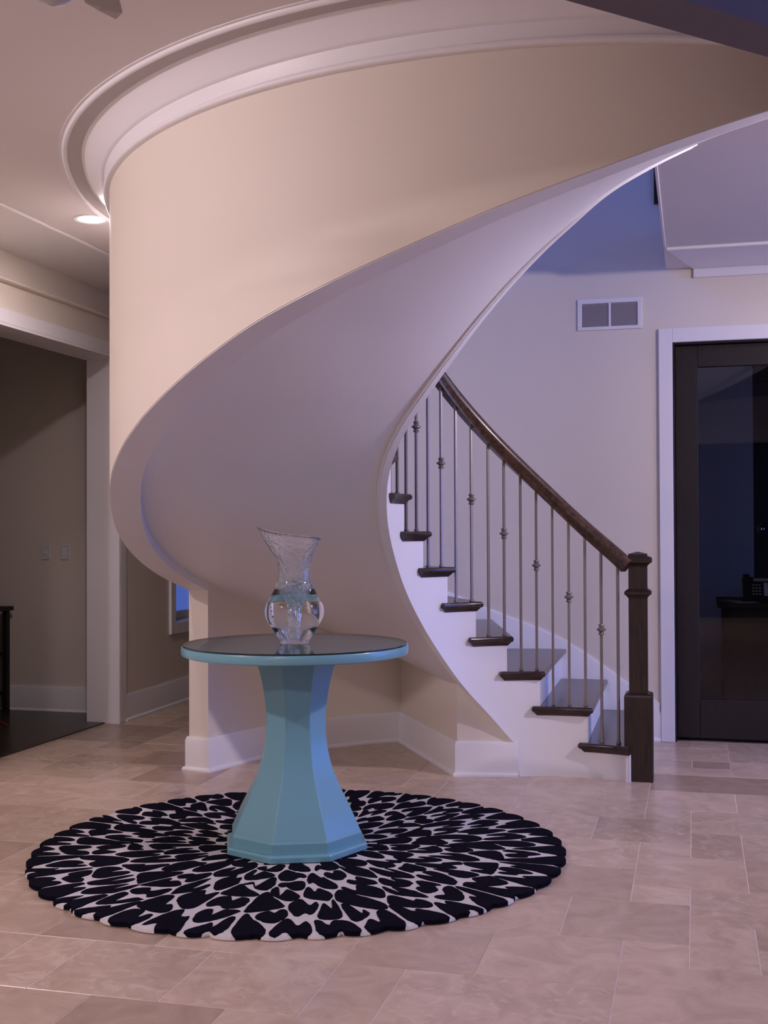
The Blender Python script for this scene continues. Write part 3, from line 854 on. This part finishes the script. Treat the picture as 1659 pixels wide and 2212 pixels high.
# open dark shelf unit, only its edge reaches into the picture
sh = empty('shelf_unit', W(-5.13, 7.71, 0.008)); tag(sh, 'dark wooden open shelf unit at the left edge, in the dim room', 'shelf')
SB = Vector(sh.location)
def shp(a0, a1, b0, b1, z0, z1, nm):
    mb = MB().box(a0, a1, b0, b1, z0, z1, W, 0.003); mb.v = [tuple(Vector(v) - SB) for v in mb.v]; mb.build(nm, 'wood_door', sh)
for a in (-5.50, -4.93):
    for b in (7.58, 7.84): shp(a - 0.02, a + 0.02, b - 0.02, b + 0.02, 0.008, 0.75, 'leg')
for z in (0.13, 0.42): shp(-5.48, -4.95, 7.58, 7.84, z, z + 0.02, 'shelf')
shp(-5.54, -4.89, 7.54, 7.88, 0.75, 0.78, 'top')
# red cord on the dark floor
pts = []
for k in range(40):
    u = k / 39
    pts.append(W(-4.98 + 0.42 * u + 0.03 * math.sin(9 * u), 7.32 + 0.13 * math.sin(4.4 * u) + 0.05 * u, 0.013))
mb = MB()
def frc(i):
    a = Vector(pts[max(0, i - 1)]); b = Vector(pts[min(39, i + 1)]); d = (b - a).normalized()
    s = Vector((-d.y, d.x, 0)).normalized(); return pts[i], s, Vector((0, 0, 1))
cp = [(0.005 * math.cos(q), 0.005 * math.sin(q)) for q in np.linspace(0, 2 * PI, 9)[:-1]]
tag(mb.sweep(pts, cp, frc).build('extension_cord', 'red_cord', None, True), 'red cord lying on the dark floor of the dim room', 'cord')

# ------------------------------------------------------------------ vent on the back wall
vt = empty('wall_vent', W(-0.517, B_BACK, 2.70)); tag(vt, 'white return air vent with two louvered panels high beside the door', 'vent')
VB = Vector(vt.location)
def vp(mb, nm, m):
    mb.v = [tuple(Vector(v) - VB) for v in mb.v]; return mb.build(nm, m, vt)
va0, va1, vz0, vz1 = -0.72, -0.315, 2.605, 2.805
for (a0, a1, z0, z1, nm) in ((va0, va1, vz1 - 0.030, vz1, 'frame_rail'), (va0, va1, vz0, vz0 + 0.022, 'frame_rail'), (va0, va0 + 0.028, vz0 + 0.022, vz1 - 0.030, 'frame_stile'), (va1 - 0.028, va1, vz0 + 0.022, vz1 - 0.030, 'frame_stile'), (-0.524, -0.510, vz0 + 0.022, vz1 - 0.030, 'mullion')):
    vp(MB().box(a0, a1, B_BACK - 0.012, B_BACK, z0, z1, W, 0.002), nm, 'white')
for (a0, a1) in ((va0 + 0.028, -0.524), (-0.510, va1 - 0.028)):
    mb = MB()
    nl = 20
    for k in range(nl):
        z = vz0 + 0.024 + (vz1 - vz0 - 0.056) * k / nl
        p0 = [W(a0, B_BACK - 0.001, z + 0.008), W(a1, B_BACK - 0.001, z + 0.008), W(a1, B_BACK - 0.008, z), W(a0, B_BACK - 0.008, z)]
        p1 = [(x, y, q + 0.0012) for (x, y, q) in p0]
        mb.add(p0 + p1, [(0, 1, 2, 3), (7, 6, 5, 4), (0, 4, 5, 1), (1, 5, 6, 2), (2, 6, 7, 3), (3, 7, 4, 0)])
    lo = vp(mb, 'louver_panel', 'louver'); lo['kind'] = 'stuff'
    vp(MB().box(a0, a1, B_BACK - 0.0008, B_BACK - 0.0002, vz0 + 0.022, vz1 - 0.03, W), 'backing', 'dark_void')

# dark framed picture upstairs, seen past the ceiling edge
pf = empty('picture_frame', W(0.05, B_BACK, 3.4)); tag(pf, 'dark framed picture on the upper wall, glimpsed past the ceiling edge', 'picture')
PB = Vector(pf.location)
for (a0, a1, z0, z1, d, nm, m) in ((-0.236, 0.34, 3.385, 3.425, 0.03, 'frame_rail', 'wood_post'), (-0.236, 0.34, 4.16, 4.20, 0.03, 'frame_rail', 'wood_post'), (-0.236, -0.196, 3.425, 4.16, 0.03, 'frame_stile', 'wood_post'), (0.30, 0.34, 3.425, 4.16, 0.03, 'frame_stile', 'wood_post'), (-0.196, 0.30, 3.425, 4.16, 0.012, 'canvas', 'dark_void')):
    mb = MB().box(a0, a1, B_BACK - d, B_BACK, z0, z1, W, 0.002); mb.v = [tuple(Vector(v) - PB) for v in mb.v]; mb.build(nm, m, pf)

# ------------------------------------------------------------------ visible downlight
cl = empty('ceiling_downlight', (-1.533, 6.253, CEIL)); tag(cl, 'round recessed ceiling downlight glowing beside the curved wall', 'light')
rp = [(0.072, -0.001), (0.072, -0.004), (0.088, -0.007), (0.092, -0.004), (0.092, -0.001)]
MB().lathe(rp + [rp[0]], 40, cap=False).build('trim_ring', 'white', cl, True, 40)
MB().lathe([(0.070, -0.001), (0.070, -0.003), (0.03, -0.006), (0.002, -0.007)], 40).build('lens', 'lamp_lens', cl, True, 40)
lo = down('downlight_lamp', 0, 0, 16, 0.13); lo.parent = cl; lo.location = (0, 0, -0.012); lo.rotation_euler = (0, 0, 0)

# ------------------------------------------------------------------ ceiling fan at the top left
fan = empty('ceiling_fan', (-0.583, 2.1, CEIL)); tag(fan, 'grey ceiling fan, only a blade tip and its globe showing at the top left', 'ceiling fan')
MB().lathe([(0.06, 0.0), (0.055, -0.03), (0.02, -0.05)], 24).build('canopy', 'grey_plastic', fan, True, 40)
MB().lathe([(0.012, -0.05), (0.012, -0.42)], 12).build('downrod', 'grey_plastic', fan, True)
MB().lathe([(0.03, -0.42), (0.09, -0.43), (0.10, -0.50), (0.08, -0.56), (0.03, -0.565)], 32).build('motor_housing', 'grey_plastic', fan, True, 40)
MB().lathe([(0.05, -0.565), (0.062, -0.60), (0.055, -0.66), (0.03, -0.695), (0.004, -0.707)], 32).build('globe', 'grey_plastic', fan, True, 60)
for k in range(5):
    a = math.radians(93 + 72 * k); e = Vector((math.cos(a), math.sin(a), 0)); s = Vector((-e.y, e.x, 0))
    vs = []; fs = []
    for (r, h) in ((0.09, 0.02), (0.15, 0.036), (0.42, 0.044), (0.50, 0.040), (0.535, 0.02)):
        for (q, dz) in ((-h, -0.010), (h, 0.010)):
            for d in (0, 0.006): vs.append(tuple(e * r + s * q + Vector((0, 0, -0.492 + dz + d))))
    for i in range(4):
        b = 4 * i
        fs += [(b, b + 2, b + 6, b + 4), (b + 1, b + 5, b + 7, b + 3), (b, b + 4, b + 5, b + 1), (b + 2, b + 3, b + 7, b + 6)]
    fs += [(0, 1, 3, 2), (16, 18, 19, 17)]
    obj('blade', vs, fs, 'fan_blade', fan)

# ------------------------------------------------------------------ round rug
RX, RY, RR = -0.362, 5.0, 1.10
rug = empty('round_rug', (RX, RY, 0)); tag(rug, 'round black and white spotted rug with a scalloped edge', 'rug')
NS = 46
rr = random.Random(3)
sc_ph = [rr.uniform(-0.018, 0.018) for _ in range(NS)]
sc_am = [rr.uniform(0.6, 1.25) for _ in range(NS)]
def rug_r(t):
    u = (t / (2 * PI) * NS) % NS; k = int(u); f = u - k
    return RR - 0.030 * (1 - math.sin(PI * f) ** 0.6) * sc_am[k] + 0.008 * math.sin(3 * t + 1)
RT_ = 0.018
vs = [(0, 0, RT_)]; fs = []
nseg = NS * 10
rings = [(0.5, RT_), (0.93, RT_), (0.985, RT_ - 0.001), (0.997, RT_ - 0.005), (1.0, 0.004), (0.996, 0.0005)]
for (q, z) in rings:
    for k in range(nseg):
        t = 2 * PI * k / nseg; r = q * rug_r(t) if q > 0.9 else q
        vs.append((r * math.cos(t), r * math.sin(t), z))
for k in range(nseg): fs.append((0, 1 + k, 1 + (k + 1) % nseg))
for i in range(len(rings) - 1):
    for k in range(nseg):
        k2 = (k + 1) % nseg
        fs.append((1 + i * nseg + k, 1 + (i + 1) * nseg + k, 1 + (i + 1) * nseg + k2, 1 + i * nseg + k2))
obj('pile', vs, fs, 'white_pile', rug, True, 60)
# black spots: cells of an irregular, radially stretched honeycomb with a notch in the inner side
rr = random.Random(11)
KR = 0.56                                   # radial shrink while the cells are laid out
seeds = []
ring_n = [(44, 1.035), (31, 0.915), (30, 0.795), (28, 0.675), (25, 0.560), (21, 0.450), (17, 0.345), (12, 0.250)]
for q, (cnt, r0) in enumerate(ring_n):
    off = rr.uniform(0, 1)
    for k in range(cnt):
        j = 0.16 if q == 0 else 0.30
        t = 2 * PI * (k + off + rr.uniform(-j, j)) / cnt
        r = r0 + rr.uniform(-0.012, 0.012) * (1 if q == 0 else 2.6)
        seeds.append((t, r, q))
def lay(t, r, t0, r0): # local flat chart around a seed
    d = (t - t0 + PI) % (2 * PI) - PI
    return d * r0, (r - r0) * KR
def clip(poly, nx, ny, c):
    out = []
    for i in range(len(poly)):
        a, b = poly[i], poly[(i + 1) % len(poly)]
        da, db = a[0] * nx + a[1] * ny - c, b[0] * nx + b[1] * ny - c
        if da <= 0: out.append(a)
        if (da < 0 < db) or (db < 0 < da):
            u = da / (da - db); out.append((a[0] + (b[0] - a[0]) * u, a[1] + (b[1] - a[1]) * u))
    return out
def chaikin(poly, n, f=0.22):
    for _ in range(n):
        o = []
        for i in range(len(poly)):
            a, b = poly[i], poly[(i + 1) % len(poly)]
            o += [(a[0] + (b[0] - a[0]) * f, a[1] + (b[1] - a[1]) * f), (a[0] + (b[0] - a[0]) * (1 - f), a[1] + (b[1] - a[1]) * (1 - f))]
        poly = o
    return poly
def resample(poly, n):
    L_ = [0.0]
    for i in range(len(poly)): L_.append(L_[-1] + math.dist(poly[i], poly[(i + 1) % len(poly)]))
    out = []; k = 0
    for i in range(n):
        d = L_[-1] * i / n
        while L_[k + 1] < d: k += 1
        u = (d - L_[k]) / max(1e-9, L_[k + 1] - L_[k]); a, b = poly[k], poly[(k + 1) % len(poly)]
        out.append((a[0] + (b[0] - a[0]) * u, a[1] + (b[1] - a[1]) * u))
    return out
for (t0, r0, q) in seeds:
    poly = [(-0.2, -0.14), (0.2, -0.14), (0.2, 0.14), (-0.2, 0.14)]
    gap = rr.uniform(0.0045, 0.008)
    for (t, r, _) in seeds:
        x, y = lay(t, r, t0, r0); dd = math.hypot(x, y)
        if 1e-6 < dd < 0.34: poly = clip(poly, x / dd, y / dd, dd / 2 - gap * (0.75 + 0.25 * abs(x) / dd))
    if q == 0: poly = clip(poly, 0, 1, (RR + 0.01 - r0) * KR)
    if len(poly) < 3: continue
    poly = resample(chaikin(poly, 2), 36)
    ys = [p[1] for p in poly]; xs = [p[0] for p in poly]; y0, y1 = min(ys), max(ys); wd = max(xs) - min(xs); hh = y1 - y0
    if wd < 0.03 or hh < 0.012: continue
    depth = rr.choice([0.0, 0.2, 0.3, 0.4, 0.55]) * hh; nx = (min(xs) + max(xs)) / 2 + rr.uniform(-0.22, 0.22) * wd; nw_ = rr.uniform(0.08, 0.17) * wd
    depth2 = rr.choice([0.0, 0.0, 0.0, 0.25]) * hh; nx2 = (min(xs) + max(xs)) / 2 + rr.uniform(-0.3, 0.3) * wd
    pts = []
    for (x, y) in poly:
        lo_ = max(0.0, min(1.0, ((y0 + y1) / 2 - y) / (hh * 0.30)))      # 1 on the inner side
        up_ = max(0.0, min(1.0, (y - (y0 + y1) / 2) / (hh * 0.30)))
        y += depth * lo_ * math.exp(-((x - nx) / nw_) ** 2)
        y -= depth2 * up_ * math.exp(-((x - nx2) / (0.13 * wd)) ** 2)
        y -= 0.10 * hh * lo_ * (1 - math.exp(-((x - nx) / (1.6 * nw_)) ** 2))
        x += rr.uniform(-0.0014, 0.0014); y += rr.uniform(-0.0010, 0.0010)
        r = r0 + y / KR; t = t0 + x / r0 * 1.0
        r = min(r, rug_r(t) + 0.0012)
        pts.append((r * math.cos(t), r * math.sin(t)))
    cx = sum(p[0] for p in pts) / len(pts); cy = sum(p[1] for p in pts) / len(pts); n = len(pts)
    vs = []; fs = []
    for (sc_, z) in ((1.0, RT_ - (0.014 if q == 0 else 0.002)), (1.0, RT_ + 0.0010), (0.95, RT_ + 0.0026)):
        vs += [(cx + (x - cx) * sc_, cy + (y - cy) * sc_, z) for (x, y) in pts]
    for l in (0, n):
        for k in range(n): fs.append((l + k, l + (k + 1) % n, l + n + (k + 1) % n, l + n + k))
    fs.append(tuple(2 * n + k for k in range(n)))
    obj('spot', vs, fs, 'black_pile', rug)

# ------------------------------------------------------------------ pedestal table
TX, TY = -0.374, 5.02
tb = empty('pedestal_table', (TX, TY, RT_ + 0.003)); tag(tb, 'teal blue painted pedestal table with octagonal base and round top', 'table')
ZB = RT_ + 0.003
OCT = -PI / 2 - math.radians(14.8 - 0.0) + math.radians(4.2) * 0
def octo(prof):
    return MB().lathe([(r, z - ZB) for (r, z) in prof], 8, rot=OCT)
ped = [(0.286, 0.048), (0.2855, 0.090), (0.279, 0.099)]
zz = [0.13, 0.178, 0.235, 0.295, 0.35, 0.411, 0.47, 0.528, 0.59, 0.653, 0.71, 0.768, 0.819]
rz = [0.2655, 0.2435, 0.213, 0.184, 0.161, 0.1445, 0.1355, 0.1325, 0.1345, 0.1425, 0.154, 0.1705, 0.192]
prz = table(zz, rz)
o = octo(ped + [(prz(z), z) for z in np.linspace(0.106, 0.819, 44).tolist()]).build('pedestal', 'teal', tb, True, 11)
bv = o.modifiers.new('bevel', 'BEVEL'); bv.harden_normals = True; bv.width = 0.0022; bv.segments = 2; bv.limit_method = 'ANGLE'; bv.angle_limit = math.radians(25)
o = octo([(0.310, ZB), (0.310, 0.043), (0.304, 0.049), (0.20, 0.0495)]).build('plinth', 'teal', tb)
bv = o.modifiers.new('bevel', 'BEVEL'); bv.width = 0.003; bv.segments = 2; bv.limit_method = 'ANGLE'; bv.angle_limit = math.radians(30)
MB().lathe([(0.464, 0.819 - ZB), (0.472, 0.822 - ZB), (0.474, 0.826 - ZB), (0.474, 0.853 - ZB), (0.472, 0.857 - ZB), (0.466, 0.858 - ZB)], 128).build('tabletop', 'teal', tb, True, 35)
MB().lathe([(0.468, 0.8584 - ZB), (0.4695, 0.860 - ZB), (0.4695, 0.8632 - ZB), (0.468, 0.8645 - ZB)], 128).build('glass_top', 'table_glass', tb, True, 35)
gt_ = [o for o in tb.children if o.name.startswith('glass_top')][0]
gt_.data.materials.append(MATS['glass_edge'])
for p in gt_.data.polygons:
    if abs(p.normal.z) < 0.9: p.material_index = 1
TZ = 0.8650

# ------------------------------------------------------------------ glass vase
vase = empty('glass_vase', (-0.376, 5.0, TZ)); tag(vase, 'clear thick glass vase with a slanted lip and bubbly core', 'vase')
zo = table([0, 0.012, 0.037, 0.075, 0.116, 0.155, 0.193, 0.234, 0.265, 0.30, 0.333, 0.397, 0.43, 0.455],
           [0.058, 0.063, 0.079, 0.1025, 0.1235, 0.1205, 0.1015, 0.081, 0.0695, 0.0675, 0.0716, 0.0935, 0.108, 0.120])
zi = table([0.034, 0.05, 0.10, 0.15, 0.18, 0.21, 0.25, 0.30, 0.34, 0.40, 0.455], [0.010, 0.013, 0.015, 0.021, 0.034, 0.046, 0.047, 0.047, 0.053, 0.080, 0.112])
seg = 72
def vshape(r, z, t):
    # slanted, drawn-out lip: higher and further on the left
    k = sm((z - 0.33) / 0.125)
    x = r * math.cos(t); y = r * math.sin(t)
    left = max(0.0, -math.cos(t))
    x = x * (1 - 0.02 * k) - 0.036 * k * left ** 3 + (-0.004) * k
    y = y * (1 - 0.22 * k)
    z2 = z + k * (-0.0 - 0.12 * x - 0.006) + 0.016 * k * left ** 4
    return (x, y, z2)
rn = random.Random(5)
vs = []; fs = []; rows = 0
zs_o = list(np.linspace(0.0, 0.452, 46))
vs0 = len(vs)
for z in zs_o:
    for k in range(seg): vs.append(vshape(zo(z), z, 2 * PI * k / seg))
    rows += 1
for k in range(seg): vs.append(vshape((zo(0.455) + zi(0.455)) / 2 + 0.001, 0.4575, 2 * PI * k / seg))
rows += 1
zs_i = list(np.linspace(0.452, 0.034, 74))
ph = [(rn.uniform(0, 6.28), rn.uniform(40, 260), rn.randint(3, 19), rn.uniform(0, 6.28)) for _ in range(16)]
for z in zs_i:
    for k in range(seg):
        t = 2 * PI * k / seg
        nz = sum(math.sin(a + fz * z) * math.sin(ft * t + b) for (a, fz, ft, b) in ph) / 4.0
        amp = 0.0016 + 0.0014 * sm((0.40 - z) / 0.1)
        fade = sm((0.445 - z) / 0.03)
        r = zi(z) + amp * fade * (nz + rn.uniform(-0.9, 0.9))
        vs.append(vshape(max(0.004, r), z, t))
    rows += 1
for i in range(rows - 1):
    for k in range(seg):
        k2 = (k + 1) % seg
        fs.append((i * seg + k, i * seg + k2, (i + 1) * seg + k2, (i + 1) * seg + k))
fs.append(tuple(range(seg))[::-1]); fs.append(tuple((rows - 1) * seg + k for k in range(seg)))
vb = obj('body', vs, fs, 'vase_glass', vase, True, 60)
vb.data.materials.append(MATS['vase_core'])
n_out = 47 * seg
for p in vb.data.polygons:
    if min(p.vertices) >= n_out - seg: p.material_index = 1
# air bubbles frozen around the core
bub = MB()
for _ in range(90):
    z = rn.choice([rn.uniform(0.06, 0.2), rn.uniform(0.2, 0.4)])
    t = rn.uniform(0, 2 * PI); r = zi(z) + rn.uniform(0.004, 0.010); s = rn.uniform(0.0008, 0.0019)
    if r > zo(z) - 0.006: continue
    c = vshape(r, z, t)
    pr = [(s * math.sin(a), -s * math.cos(a)) for a in np.linspace(0.15, PI - 0.15, 5)]
    m2 = MB().lathe(pr, 6); bub.add([(x + c[0], y + c[1], z_ + c[2]) for (x, y, z_) in m2.v], m2.f)
me_o = bub.build('bubbles', 'vase_glass', vase, True); me_o['kind'] = 'stuff'
me_o.data.flip_normals()

# ------------------------------------------------------------------ office things behind the door glass
dk = empty('office_desk', W(1.05, 9.75, 0.010)); tag(dk, 'dark wooden desk in the office behind the glass door', 'desk')
KB = Vector(dk.location)
def kp(a0, a1, b0, b1, z0, z1, nm, m='wood_door'):
    mb = MB().box(a0, a1, b0, b1, z0, z1, W, 0.004); mb.v = [tuple(Vector(v) - KB) for v in mb.v]; mb.build(nm, m, dk)
kp(0.16, 1.9, 9.35, 10.15, 0.735, 0.775, 'desktop')
kp(0.20, 0.64, 9.42, 10.10, 0.010, 0.735, 'drawer_pedestal')
kp(1.42, 1.86, 9.42, 10.10, 0.010, 0.735, 'drawer_pedestal')
kp(0.64, 1.42, 10.04, 10.08, 0.25, 0.735, 'modesty_panel')
ph_ = empty('desk_telephone', W(0.45, 9.62, 0.775)); tag(ph_, 'black desk telephone with pale keys on the office desk', 'telephone')
HB = Vector(ph_.location)
tl_ = math.radians(48)
def tf_(x, y, z):    # tilted console: x along a, y up the slope, z out of the face
    a = 0.45 + x; b = 9.52 + y * math.cos(tl_) - z * math.sin(tl_); zz_ = 0.795 + y * math.sin(tl_) + z * math.cos(tl_)
    return tuple(Vector(W(a, b, zz_)) - HB)
def pp(x0, x1, y0, y1, z0, z1, nm, m, parent=ph_):
    return MB().box(x0, x1, y0, y1, z0, z1, tf_, 0.002).build(nm, m, parent)
cs = pp(-0.10, 0.12, 0.0, 0.21, -0.02, 0.012, 'console', 'black_plastic')
pp(-0.095, -0.045, 0.0, 0.21, 0.014, 0.045, 'handset', 'black_plastic')
pp(0.055, 0.085, 0.02, 0.15, 0.0125, 0.016, 'label_strip', 'paper')
pp(-0.02, 0.10, 0.165, 0.195, 0.0125, 0.016, 'display', 'grey_plastic')
for r in range(4):
    for c in range(3): pp(-0.030 + c * 0.024, -0.014 + c * 0.024, 0.03 + r * 0.03, 0.045 + r * 0.03, 0.0125, 0.017, 'key', 'grey_plastic')
pp(-0.08, 0.10, 0.10, 0.14, -0.075, -0.02, 'stand', 'black_plastic')
for (a, b, sx, sy, rz_, n_, lb) in ((0.25, 9.62, 0.06, 0.09, 0.2, 1, 'loose white sheet at the left end of the office desk'), (0.74, 9.52, 0.10, 0.12, -0.1, 6, 'stack of papers on the office desk beside the telephone'), (0.36, 9.42, 0.09, 0.05, 0.05, 1, 'small white sheet in front of the desk telephone')):
    pe = empty('paper_stack' if n_ > 1 else 'paper_sheet', W(a, b, 0.7752)); tag(pe, lb, 'paper', 'papers on the office desk')
    for k in range(n_):
        g = math.radians(random.uniform(-4, 4)) + rz_
        vs = []
        for z in (0.003 * k, 0.003 * k + 0.0025):
            for (x, y) in ((-sx, -sy), (sx, -sy), (sx, sy), (-sx, sy)): vs.append((x * math.cos(g) - y * math.sin(g), x * math.sin(g) + y * math.cos(g), z))
        obj('sheet', vs, [(0, 3, 2, 1), (4, 5, 6, 7), (0, 1, 5, 4), (1, 2, 6, 5), (2, 3, 7, 6), (3, 0, 4, 7)], 'paper', pe)
ol = empty('desk_lamp', W(0.515, 9.98, 0.775)); tag(ol, 'desk lamp with a small round chrome head in the dark office', 'lamp')
MB().lathe([(0.07, 0.0), (0.07, 0.012), (0.02, 0.02)], 24).build('base', 'dark_metal', ol, True, 40)
MB().lathe([(0.008, 0.02), (0.008, 0.53)], 12).build('stem', 'dark_metal', ol, True)
MB().lathe([(0.004, 0.52), (0.028, 0.53), (0.036, 0.555), (0.028, 0.58), (0.004, 0.59)], 20).build('head', 'chrome', ol, True, 60)
